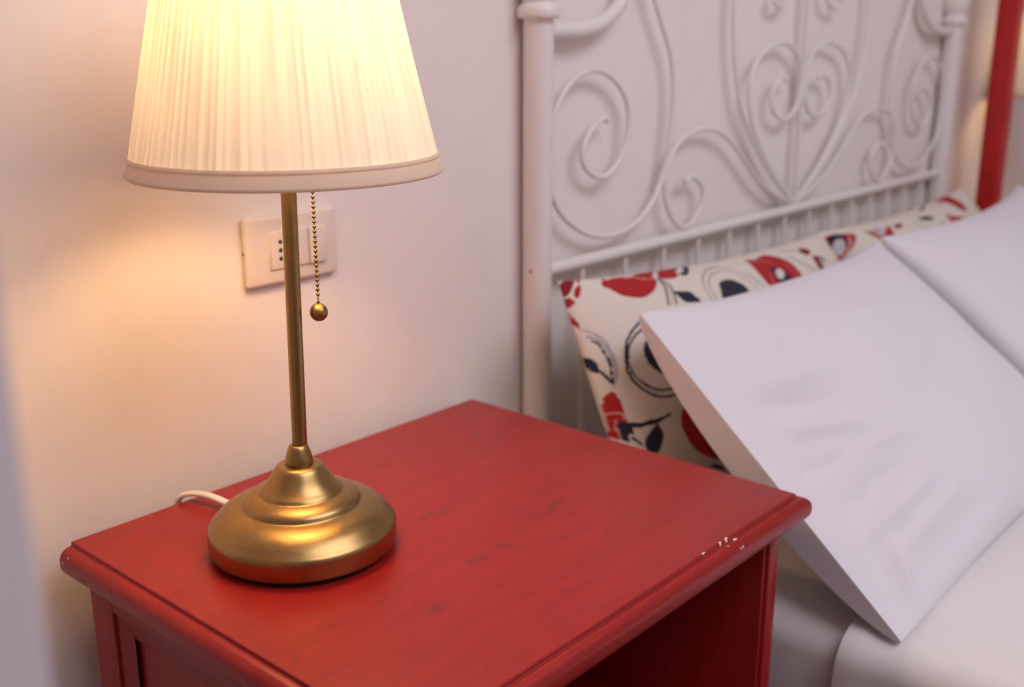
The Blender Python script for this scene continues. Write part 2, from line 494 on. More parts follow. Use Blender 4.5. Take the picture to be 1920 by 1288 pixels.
# ------------------------------------------------------------------ table lamp
LB = (0.514, 0.690)
TT = 0.56
def table_lamp(label):
    t = thing('table_lamp', label, 'lamp', (LB[0], LB[1], TT))
    R = 0.0788
    c = (LB[0], LB[1], TT)
    bp = [(0.0, 0.0048), (0.955, 0.0048), (0.985, 0.0054), (1.0, 0.0070), (1.0, 0.0205), (0.997, 0.0225), (0.985, 0.0245), (0.965, 0.0258),
          (0.93, 0.0292), (0.88, 0.0334), (0.82, 0.0370), (0.75, 0.0396), (0.69, 0.0410), (0.645, 0.0418), (0.632, 0.0420), (0.624, 0.0428), (0.618, 0.0446),
          (0.60, 0.0466), (0.56, 0.0490), (0.51, 0.0508), (0.47, 0.0518), (0.448, 0.0521), (0.440, 0.0527), (0.434, 0.0540),
          (0.41, 0.0556), (0.37, 0.0588), (0.33, 0.0628), (0.295, 0.0672), (0.265, 0.0714), (0.24, 0.0742), (0.215, 0.0755), (0.18, 0.0758), (0.0, 0.0758)]
    v, f = lathe([(r * R, z) for r, z in bp], 96, c)
    mk('base', v, f, M_BRASS, t, smooth=50.0)
    v, f = lathe([(0.0, 0.0), (0.92 * R, 0.0), (0.92 * R, 0.0049), (0.0, 0.0049)], 64, c)
    mk('felt_pad', v, f, M_FELT, t)
    v, f = lathe([(0.0, 0.0752), (0.0112, 0.0752), (0.0116, 0.0768), (0.0113, 0.080), (0.0102, 0.0850), (0.0088, 0.0890), (0.0076, 0.0918), (0.0068, 0.0924), (0.0, 0.0924)], 48, c)
    mk('collar', v, f, M_BRASS, t, smooth=40.0)
    lean = (0.0174, 0.0)
    v, f = lathe([(0.0, 0.089), (0.0062, 0.089), (0.0062, 0.385), (0.0, 0.385)], 32, c, lean)
    mk('pole', v, f, M_BRASS, t)
    v, f = lathe([(0.0, 0.37), (0.0105, 0.37), (0.0135, 0.377), (0.0135, 0.400), (0.0095, 0.404), (0.0, 0.404)], 32, c, lean)
    mk('socket', v, f, M_BRASS, t)
    v, f = lathe([(0.0, 0.404), (0.012, 0.405), (0.013, 0.412), (0.022, 0.432), (0.025, 0.445), (0.022, 0.460), (0.012, 0.469), (0.0, 0.471)], 24, c, lean)
    bl = mk('bulb', v, f, M_BULB, t)
    bl.visible_shadow = True
    # shade: pleated cone
    zb, zt_, rb, rtp = 0.3180, 0.522, 0.1190, 0.0735
    ax = c[0] + 0.0057
    rr = random.Random(3)
    cols = []; th = 0.0
    edges = []
    while th < 2 * math.pi:
        wdt = rr.choice((0.045, 0.06, 0.08, 0.11, 0.065)) * rr.uniform(0.8, 1.2)
        edges.append((th, min(th + wdt, 2 * math.pi), rr.random()))
        th += wdt
    samp = []
    for (a, b, q) in edges:
        k = 6
        for i in range(k):
            s = i / k
            d = 0.0011 * (1 - s) ** 1.0 - 0.0002 if q > 0.25 else 0.0007 * math.sin(math.pi * s)
            ply = 1.0 if (q > 0.35 and s > 0.45) else (0.55 if q > 0.8 else 0.1 * q)
            samp.append((a + (b - a) * s, d, ply))
    n = len(samp); rows = 26
    v, f, ply = [], [], []
    for j in range(rows):
        s = j / (rows - 1)
        for (a, d, pl) in samp:
            r = rb + (rtp - rb) * s + d * (1.0 - 0.3 * s)
            wob = 0.0012 * math.sin(3 * a + 1) * math.sin(math.pi * s)
            v.append((ax + (r + wob) * math.cos(a), c[1] + (r + wob) * math.sin(a), c[2] + zb + (zt_ - zb) * s))
            ply.append(pl * (0.75 + 0.25 * math.sin(9 * s + 7 * a)))
    for j in range(rows - 1):
        for k in range(n):
            k2 = (k + 1) % n
            f.append((j * n + k, j * n + k2, (j + 1) * n + k2, (j + 1) * n + k))
    sh = mk('lamp_shade', v, f, M_SHADE, t, smooth=60.0, fix=False)
    at = sh.data.attributes.new('plies', 'FLOAT', 'POINT')
    at.data.foreach_set('value', ply)
    def band(z0, z1, k0, k1):
        def rad(z):
            return rb + (rtp - rb) * (z - zb) / (zt_ - zb)
        pr = [(rad(z0) - 0.0016, z0 + 0.002), (rad(z0) + 0.0008, z0 - 0.0006), (rad(z0) + 0.0024, z0 + 0.0008), (rad(z0) + 0.0026, z0 + 0.0022), (rad(z0) + 0.0019, z0 + 0.0030)]
        pr += [(rad(z0) + 0.0018, z0 + 0.0034), (rad(z1) + 0.0018, z1 - 0.0036), (rad(z1) + 0.0025, z1 - 0.0030), (rad(z1) + 0.0026, z1 - 0.0012), (rad(z1) + 0.0014, z1), (rad(z1) - 0.0008, z1 - 0.0005), (rad(z1) - 0.0016, z1 - 0.002), (rad(z0) - 0.0016, z0 + 0.002)]
        N = 128
        vv, ff = [], []
        for (r, z) in pr:
            for k in range(N):
                a = 2 * math.pi * k / N
                vv.append((ax + r * math.cos(a), c[1] + r * math.sin(a), c[2] + z))
        for i in range(len(pr) - 1):
            for k in range(N):
                k2 = (k + 1) % N
                ff.append((i * N + k, i * N + k2, (i + 1) * N + k2, (i + 1) * N + k))
        return vv, ff
    v, f = band(zb, zb + 0.0145, 0, 0)
    mk('shade_trim', v, f, M_TRIM, sh, smooth=50.0)
    v, f = band(zt_ - 0.012, zt_, 0, 0)
    mk('shade_trim', v, f, M_TRIM, sh, smooth=50.0)
    # wire spider that carries the shade
    vv, ff = [], []
    for k in range(3):
        a = 2 * math.pi * k / 3 + 0.4
        p0 = (c[0] + lean[0] * 0.402 + 0.009 * math.cos(a), c[1] + 0.009 * math.sin(a), c[2] + 0.402)
        p1 = (ax + (rtp + 0.026) * math.cos(a), c[1] + (rtp + 0.026) * math.sin(a), c[2] + 0.402)
        v, f = tube([p0, p1], 0.0012, 6); o_ = len(vv); vv += v; ff += [tuple(i + o_ for i in q) for q in f]
    mk('shade_carrier', vv, ff, M_BRASS, sh)
    # pull chain: beads on a wire, ball at its end
    px, py = c[0] + 0.0208, c[1] - 0.010
    vv, ff = [], []
    z = 0.392
    nb = 0
    while z > 0.2145:
        v, f = lathe([(0.0, -0.00165), (0.0012, -0.00115), (0.00168, 0.0), (0.0012, 0.00115), (0.0, 0.00165)], 8, (px, py, c[2] + z))
        o_ = len(vv); vv += v; ff += [tuple(i + o_ for i in q) for q in f]
        z -= 0.00395; nb += 1
    v, f = tube([(px, py, c[2] + 0.392), (px, py, c[2] + 0.210)], 0.00042, 6)
    o_ = len(vv); vv += v; ff += [tuple(i + o_ for i in q) for q in f]
    v, f = tube([(px - 0.008, py + 0.004, c[2] + 0.392), (px, py, c[2] + 0.392)], 0.0016, 8)
    o_ = len(vv); vv += v; ff += [tuple(i + o_ for i in q) for q in f]
    mk('pull_chain', vv, ff, M_BRASS, t, smooth=60.0)
    pr = [(0.0, 0.0092), (0.0013, 0.0090), (0.0014, 0.0072)]
    for k in range(1, 16):
        a = math.pi * k / 16
        pr.append((max(0.0075 * math.sin(a), 0.0), 0.0075 * math.cos(a)))
    pr.append((0.0, -0.0075))
    pr = [pr[0], pr[1], pr[2]] + [p for p in pr[3:] if p[0] >= 0.0014 or p[1] < 0]
    v, f = lathe(pr, 32, (px, py, c[2] + 0.2035))
    mk('pull_ball', v, f, M_BRASS, t, smooth=60.0)
    # flat white cable leaving the base and running over the back edge of the table
    z0 = c[2]
    pts = [(LB[0] + 0.002, LB[1] + 0.070, z0 + 0.0055), (LB[0] + 0.001, LB[1] + 0.085, z0 + 0.0055), (LB[0] - 0.002, 0.800, z0 + 0.0075), (LB[0] - 0.006, 0.822, z0 + 0.0095), (LB[0] - 0.012, 0.840, z0 + 0.0085),
           (LB[0] - 0.018, 0.8515, z0 + 0.0035), (LB[0] - 0.020, 0.8565, z0 - 0.010), (LB[0] - 0.021, 0.858, z0 - 0.04), (LB[0] - 0.02, 0.860, z0 - 0.20), (LB[0] - 0.01, 0.865, 0.20), (LB[0] - 0.02, 0.875, 0.010)]
    v, f = tube(catmull(pts, 6), 0.002, 12, flat=(0.0026, 0.0042), ref=(0, 0.3, 1))
    mk('power_cord', v, f, M_CORD, t, smooth=60.0)
    return t
lamp1 = table_lamp('brass table lamp with pleated cream shade and pull chain, on the near red nightstand')
LAMP2 = (2.705, 0.755)
dup(lamp1, (LAMP2[0], LAMP2[1], TT2), 'lit lamp cut off by the right edge, beyond the red post')
for (x, y, tz) in ((*LB, TT), (*LAMP2, TT2)):
    l = bpy.data.lights.new('bulb_light', 'POINT'); l.energy = BULB_W * (1.0 if x < 1 else 0.16); l.color = BULB_COL; l.shadow_soft_size = 0.036
    o = bpy.data.objects.new('bulb_light', l); o.location = (x + 0.0077, y, tz + 0.442); COL.objects.link(o)
# the lit glass surrounds the light point: let it pass the light
for o in COL.objects:
    if o.name.startswith('bulb') and o.type == 'MESH':
        o.visible_shadow = False

# ------------------------------------------------------------------ wall socket
ws = thing('wall_socket', 'ivory wall socket plate with switch, behind the brass lamp pole', 'socket', (0.661, YW, 0.77))
px0, px1, pz0, pz1 = 0.605, 0.719, 0.739, 0.809
bev_box('plate', (px0, px1, YW - 0.009, YW, pz0, pz1), M_PLAST, ws, 0.004, 3)
bev_box('module_frame', (0.632, 0.702, YW - 0.0098, YW - 0.006, 0.754, 0.793), M_PLAST, ws, 0.0008, 1)
for i, (a, b) in enumerate(((0.6330, 0.6552), (0.6562, 0.6790), (0.6800, 0.7012))):
    m = bev_box('module', (a, b, YW - 0.0118 - (0.0015 if i == 2 else 0), YW - 0.008, 0.755, 0.792), M_PLAST, ws, 0.001, 2)
    if i == 0:
        for z in (0.7650, 0.7735, 0.7820):
            v, f = lathe([(0.0, 0.0), (0.0023, 0.0), (0.0023, 0.0004), (0.0, 0.0004)], 16)
            v = [(0.6441 + x, YW - 0.0116 - zz, z + y) for (x, y, zz) in v]
            mk('hole_shade_disc', v, f, M_DARK, m)  # flat disc on the module, the hole's inner shade put into its colour
v, f = lathe([(0.0, 0.0), (0.0016, 0.0), (0.0016, 0.0006), (0.0, 0.0006)], 10)
mk('slot_shade_disc', [(px0 - zz * 0.5 + 0.0003, YW - 0.004 + x, 0.774 + y) for (x, y, zz) in v], f, M_DARK, ws)  # flat dark disc on the plate edge, shade of an opening as colour

# ------------------------------------------------------------------ bed frame with scrolled headboard
YH = 0.865
XC, XM = 1.722, 1.7095
bed = thing('bed_frame', 'cream metal bed with scrollwork headboard against the wall', 'bed', (XM, YH, 0.0))
def post(x):
    v, f = lathe([(0.0, 0.0), (0.0185, 0.0), (0.0185, 0.9985), (0.0, 0.9985)], 32, (x, YH, 0))
    p = mk('post', v, f, M_BED, bed)
    pr = [(0.0, 0.9975), (0.0225, 0.9975), (0.0252, 0.9988), (0.0262, 1.0015), (0.0264, 1.006), (0.0260, 1.0095), (0.0248, 1.0118), (0.0228, 1.0135), (0.0195, 1.0165), (0.0200, 1.021), (0.0232, 1.026), (0.0255, 1.034), (0.0275, 1.045), (0.0255, 1.056), (0.019, 1.066), (0.009, 1.0715), (0.0, 1.0725)]
    v, f = lathe(pr, 32, (x, YH, 0))
    mk('post_cap', v, f, M_BED, p, smooth=50.0)
    return p
p_l = post(XM - 0.6785)
post(XM + 0.6785)
v, f = lathe([(0.0, -0.001), (0.0022, -0.0005), (0.0022, 0.0005), (0.0, 0.001)], 10)
mk('bolt', [(XM - 0.6785 - 0.0185 * 0.98 - zz, YH - 0.004 + x, 0.694 + y) for (x, y, zz) in v], f, plain('tarnished_bolt', (0.35, 0.25, 0.16), 0.5, 0.6), p_l)
def plane(pts):
    return [(x, YH, z) for x, z in pts]
def rod(name, pts, r, sub=6, n=10, mirror=None):
    v, f = tube(catmull(plane(pts), sub), r, n)
    o = mk(name, v, f, M_BED, bed, smooth=60.0)
    if mirror is not None:
        v, f = tube(catmull(plane([(2 * mirror - x, z) for x, z in pts]), sub), r, n)
        mk(name, v, f, M_BED, bed, smooth=60.0)
    return o
rod('rail', [(1.045, 0.689), (1.4, 0.689), (XM, 0.689), (2.376, 0.689)], 0.0088, 4, 16)
rod('lower_rail', [(1.045, 0.345), (1.4, 0.345), (XM, 0.345), (2.376, 0.345)], 0.0088, 4, 16)
for x in (1.124, 1.222, 1.318, 1.412, 1.505, 1.597, 1.688, 1.779, 1.869, 1.954, 2.037, 2.119, 2.203, 2.291):
    rod('spindle', [(x, 0.689), (x, 0.5), (x, 0.345)], 0.0040, 1, 10)
arm = [(1.045, 0.9845), (1.082, 0.9845), (1.117, 0.986), (1.147, 0.991), (1.175, 1.003), (1.196, 1.019), (1.208, 1.038), (1.216, 1.063), (1.225, 1.10), (1.26, 1.15), (1.34, 1.20), (1.48, 1.235), (1.62, 1.25), (XM, 1.253)]
rod('top_arch', arm + [(2 * XM - x, z) for x, z in arm[-2::-1]], 0.0095, 6, 14)
RS = 0.0037
rod('scroll', [(1.174, 0.869), (1.165, 0.874), (1.154, 0.87), (1.136, 0.858), (1.123, 0.84), (1.121, 0.823), (1.134, 0.807), (1.161, 0.797), (1.189, 0.805), (1.213, 0.83), (1.222, 0.865), (1.214, 0.897), (1.184, 0.924), (1.144, 0.936), (1.1, 0.925), (1.067, 0.894), (1.055, 0.862), (1.052, 0.829), (1.057, 0.792), (1.077, 0.759), (1.121, 0.73), (1.169, 0.7165), (1.22, 0.718), (1.272, 0.739), (1.31, 0.785), (1.325, 0.844), (1.329, 0.903), (1.319, 0.951), (1.296, 0.99), (1.275, 1.024), (1.255, 1.064), (1.25, 1.10), (1.262, 1.145)], RS, 6, 10, XM)
rod('scroll', [(1.364, 0.776), (1.37, 0.769), (1.377, 0.774), (1.39, 0.775), (1.409, 0.766), (1.421, 0.748), (1.414, 0.724), (1.394, 0.708), (1.369, 0.702), (1.341, 0.717), (1.321, 0.745), (1.316, 0.776), (1.326, 0.806), (1.348, 0.829), (1.382, 0.841), (1.423, 0.844), (1.465, 0.835), (1.509, 0.811), (1.549, 0.78), (1.597, 0.746), (1.653, 0.72), (XC - 0.004, 0.699)], RS, 6, 10, XC)
rod('scroll', [(1.616, 1.047), (1.604, 1.031), (1.617, 1.023), (1.636, 1.025), (1.658, 1.039), (1.662, 1.065), (1.64, 1.10), (1.59, 1.118), (1.535, 1.11), (1.495, 1.08), (1.484, 1.029), (1.487, 0.983), (1.498, 0.928), (1.524, 0.867), (1.569, 0.811), (1.64, 0.749), (XC - 0.002, 0.699)], RS, 6, 10, XC)
rod('scroll', [(1.663, 0.903), (1.665, 0.91), (1.645, 0.911), (1.624, 0.898), (1.616, 0.875), (1.629, 0.856), (1.66, 0.844), (1.694, 0.853), (1.711, 0.88), (1.7125, 0.915), (1.697, 0.945), (1.654, 0.965), (1.607, 0.961), (1.569, 0.945), (1.546, 0.915), (1.545, 0.879), (1.566, 0.832), (1.611, 0.782), (1.663, 0.74), (XC, 0.701)], RS, 6, 10, XC)
rod('stem', [(XC - 0.001, 1.25), (XC - 0.001, 1.0), (XC, 0.695)], 0.0045, 2, 12)
# low frame under the mattress and foot legs
for x in (1.02, 2.40):
    bev_box('side_rail', (x - 0.012, x + 0.012, -1.12, YH - 0.015, 0.15, 0.19), M_BED, bed, 0.002)
bev_box('foot_rail', (1.008, 2.412, -1.145, -1.12, 0.15, 0.19), M_BED, bed, 0.002)
for x in (1.03, 2.39):
    v, f = lathe([(0.0, 0.0), (0.0185, 0.0), (0.0185, 0.21), (0.0, 0.21)], 20, (x, -1.14, 0))
    mk('leg', v, f, M_BED, bed)
for k in range(12):
    y = -1.0 + k * 0.155
    bev_box('slat', (1.032, 2.388, y, y + 0.07, 0.172, 0.187), M_BED, bed, 0.001)

# ------------------------------------------------------------------ cloth surfaces
def fbm(U, V, seed, base=3.0, octs=4, gain=0.5):
    r = np.random.default_rng(seed); out = np.zeros_like(U); a = 1.0; fr = base
    for _ in range(octs):
        for _ in range(3):
            th = r.uniform(0, 2 * np.pi); ph = r.uniform(0, 2 * np.pi); k = fr * r.uniform(0.7, 1.3)
            out += a * np.sin(2 * np.pi * k * (np.cos(th) * U + np.sin(th) * V) + ph + 1.3 * np.sin(2 * np.pi * k * 0.5 * (np.cos(th + 1.3) * U + np.sin(th + 1.3) * V) + ph * 2)) / 3
        a *= gain; fr *= 2
    return out

def ridge(U, V, a, b, wd, h, asp=1.0):
    ax, ay = a; bx, by = b
    dx, dy = bx - ax, by - ay
    L2 = dx * dx + dy * dy
    t = np.clip(((U - ax) * dx + (V - ay) * dy) / L2, 0, 1)
    d2 = (U - ax - t * dx) ** 2 + ((V - ay - t * dy) * asp) ** 2
    env = np.sin(np.pi * np.clip(t * 0.9 + 0.05, 0, 1)) ** 0.7
    return h * np.exp(-d2 / (wd * wd)) * env

# PILLOW MATH BEGIN
def pillow_points(c, nu, nv, tf, tb, pinch=(0.03, 0.03), sag_top=0.0, pw=2.6, gusset=0.0, wr=0.002, seed=1, ridges=(), q=0.62, lipw=0.0, flat_left=0.0, octs=3):
    TL, TR, BL, BR = [np.array(p, float) for p in c]
    u = np.linspace(0, 1, nu); v = np.linspace(0, 1, nv)
    U, V = np.meshgrid(u, v, indexing='ij')
    a, b = 2 * U - 1, 2 * V - 1
    eu, ev = 1 - np.abs(a) ** pw, 1 - np.abs(b) ** pw
    U2 = 0.5 + 0.5 * a * (1 - pinch[0] * (1 - b * b) * np.abs(a) ** 2)
    V2 = 0.5 + 0.5 * b * (1 - pinch[1] * (1 - a * a) * np.abs(b) ** 2)
    V2 = V2 + sag_top * (1 - a * a) * (1 - V) ** 2
    P = ((1 - U2) * (1 - V2))[..., None] * TL + (U2 * (1 - V2))[..., None] * TR + ((1 - U2) * V2)[..., None] * BL + (U2 * V2)[..., None] * BR
    n = np.cross(BL - TL, TR - TL); n /= np.linalg.norm(n)
    if n[1] > 0:
        n = -n                                   # towards the room
    if flat_left > 0:
        eu = np.where(U < 0.5, np.sin(np.pi * U) ** flat_left, eu)
    prof = np.clip(eu * ev, 0, None) ** q
    W = wr * fbm(U * 1.3, V, seed, 1.6, octs) * np.clip(eu * ev * 4, 0, 1)
    for r_ in ridges:
        W = W + 0.95 * ridge(U, V, *r_) * np.clip(np.minimum(eu, ev) * 6, 0, 1)
    F = P + n * (tf * prof + W)[..., None]
    g = gusset * np.clip(4 * V * (1 - V), 0, 1) ** 0.6
    GB = g * np.clip(1 - U / 0.5, 0, 1) ** 1.0
    B = P - n * (tb * prof + GB)[..., None]
    return U, V, F, B
# PILLOW MATH END

def pillow_mesh(name, c, mat, nu=110, nv=80, gusset=0.0, front_attr=None, **kw):
    U, V, F, B = pillow_points(c, nu, nv, gusset=gusset, **kw)
    v = F.reshape(-1, 3).tolist()
    idx = np.arange(nu * nv).reshape(nu, nv)
    bi = idx.copy()
    inner = np.ones((nu, nv), bool)
    inner[-1, :] = False; inner[:, 0] = False; inner[:, -1] = False
    if gusset <= 0:
        inner[0, :] = False
    k = len(v)
    bi[inner] = np.arange(k, k + inner.sum())
    v += B[inner].tolist()
    f = []
    for A, flip in ((idx, False), (bi, True)):
        q = np.stack([A[:-1, :-1], A[1:, :-1], A[1:, 1:], A[:-1, 1:]], -1).reshape(-1, 4)
        if flip:
            q = q[:, ::-1]
        f += q.tolist()
    if gusset > 0:
        for j in range(nv - 1):
            q = []
            for i in (idx[0, j], idx[0, j + 1], bi[0, j + 1], bi[0, j]):
                if not q or q[-1] != i:
                    q.append(int(i))
            if q[0] == q[-1]:
                q.pop()
            if len(q) >= 3:
                f.append(q)
    cen = np.mean(np.array(c, float), 0)
    me = bpy.data.meshes.new(name)
    vv = np.array(v) - cen
    me.from_pydata(vv.tolist(), [], f)
    bm = bmesh.new(); bm.from_mesh(me)
    bmesh.ops.recalc_face_normals(bm, faces=bm.faces)
    bm.to_mesh(me); bm.free()
    sharpen(me, 50.0)
    me.materials.append(mat)
    o = bpy.data.objects.new(name, me); o.location = cen
    COL.objects.link(o)
    if front_attr is not None:
        colr = np.ones((len(v), 4), np.float32)
        colr[:, :3] = np.array(CREAM)
        colr[:nu * nv, :3] = front_attr.reshape(-1, 3)
        at = me.attributes.new('print', 'FLOAT_COLOR', 'POINT')
        at.data.foreach_set('color', colr.ravel())
    return o

# ---- mattress in its fitted sheet
def soft_box(name, b, mat, r, nx, ny, wr, seed, parent=None, label=None, cat=None):
    x0, x1, y0, y1, z0, z1 = b
    v, f = box_v(*b)
    bm = bmesh.new(); vs = [bm.verts.new(p) for p in v]
    for q in f:
        bm.faces.new([vs[i] for i in q])
    bmesh.ops.bevel(bm, geom=list(bm.edges), offset=r, segments=5, affect='EDGES', profile=0.5)
    for ax, n, lo, hi in ((0, nx, x0 + r, x1 - r), (1, ny, y0 + r, y1 - r)):
        for k in range(1, n):
            pos = lo + (hi - lo) * k / n
            no = [0, 0, 0]; no[ax] = 1; pc = [0, 0, 0]; pc[ax] = pos
            bmesh.ops.bisect_plane(bm, geom=bm.verts[:] + bm.edges[:] + bm.faces[:], plane_co=pc, plane_no=no)
    P = np.array([x.co[:] for x in bm.verts])
    bm.normal_update()
    N = np.array([x.normal[:] for x in bm.verts])
    P = P + N * (-abs(wr) + wr * fbm(P[:, 0] * 1.0, P[:, 1] + P[:, 2] * 0.8, seed, 1.6, 4))[:, None]
    bm.verts.index_update()
    ff = [tuple(x.index for x in q.verts) for q in bm.faces]
    bm.free()
    return mk(name, P.tolist(), ff, mat, parent, smooth=60.0)
mt = soft_box('mattress', (0.938, 2.44, -1.10, 0.836, 0.189, 0.398), M_SHEET, 0.035, 40, 60, 0.0022, 4)
tag(mt, 'mattress in white fitted sheet, its edge showing beside the red nightstand', 'mattress')

# ---- duvet: starts behind the pillow corner and hangs over the side
def duvet():
    y1, y0 = 0.388, -1.15
    prof = []                               # cross-section in x-z: hangs on the near side, flat on top
    for k in range(16):
        prof.append((0.934 - 0.012 * math.sin(k / 15 * math.pi * 0.5), 0.14 + k / 15 * 0.23))
    for k in range(1, 11):
        a = math.radians(90 * k / 10)
        prof.append((0.922 + 0.036 * (1 - math.cos(a)), 0.373 + 0.036 * math.sin(a)))
    for k in range(1, 60):
        prof.append((0.958 + k / 60 * 1.484, 0.409))
    for k in range(0, 11):
        a = math.radians(90 * k / 10)
        prof.append((2.442 + 0.036 * math.sin(a), 0.373 + 0.036 * math.cos(a)))
    for k in range(1, 10):
        prof.append((2.478, 0.373 - k / 9 * 0.23))
    m = len(prof); n = 90
    X = np.array(prof)
    s = np.concatenate([[0], np.cumsum(np.hypot(*np.diff(X, axis=0).T))])
    Y = np.linspace(y1, y0, n)
    SS, YY = np.meshgrid(s, Y, indexing='ij')
    d = 0.004 * fbm(SS * 0.8, YY * 0.8, 9, 1.2, 4) + 0.003 * fbm(SS * 1.6, YY * 0.5, 5, 2.0, 2)
    tx = np.gradient(X[:, 0]); tz = np.gradient(X[:, 1]); l = np.hypot(tx, tz); nx, nz = -tz / l, tx / l
    edge = np.exp(-(y1 - YY) / 0.006)
    d = d * (1 - edge) + 0.004 * np.exp(-((y1 - 0.012 - YY) / 0.010) ** 2)
    PX = X[:, 0][:, None] + nx[:, None] * d; PZ = X[:, 1][:, None] + nz[:, None] * np.clip(d, -0.004, 1)
    YE = YY + 0.004 * np.sin(SS * 17)[:, :] * np.exp(-(y1 - YY) / 0.05)
    top = np.stack([PX, YE, PZ], -1)
    th = 0.011
    bot = np.stack([PX - nx[:, None] * th, YE, PZ - nz[:, None] * th], -1)
    v = top.reshape(-1, 3).tolist() + bot.reshape(-1, 3).tolist()
    A = np.arange(m * n).reshape(m, n); B_ = A + m * n
    f = []
    q = np.stack([A[:-1, :-1], A[1:, :-1], A[1:, 1:], A[:-1, 1:]], -1).reshape(-1, 4); f += q.tolist()
    q = np.stack([B_[:-1, :-1], B_[:-1, 1:], B_[1:, 1:], B_[1:, :-1]], -1).reshape(-1, 4); f += q.tolist()
    for j in (0, n - 1):
        for i in range(m - 1):
            f.append((int(A[i, j]), int(A[i + 1, j]), int(B_[i + 1, j]), int(B_[i, j])))
    for i in (0, m - 1):
        for j in range(n - 1):
            f.append((int(A[i, j]), int(A[i, j + 1]), int(B_[i, j + 1]), int(B_[i, j])))
    o = mk('duvet', v, f, M_SHEET, None, smooth=50.0)
    return tag(o, 'white duvet spread over the bed, folded edge by the pillow corner', 'duvet')
duvet()

# ---- floral print: drawn into a colour attribute over (u, v) of the pillow front
CREAM = (0.76, 0.69, 0.60)
RED = (0.42, 0.012, 0.016)
DRED = (0.22, 0.008, 0.014)
NAVY = (0.020, 0.018, 0.038)
GREY = (0.42, 0.37, 0.40)
MOTIFS_1 = []
MOTIFS_2 = []
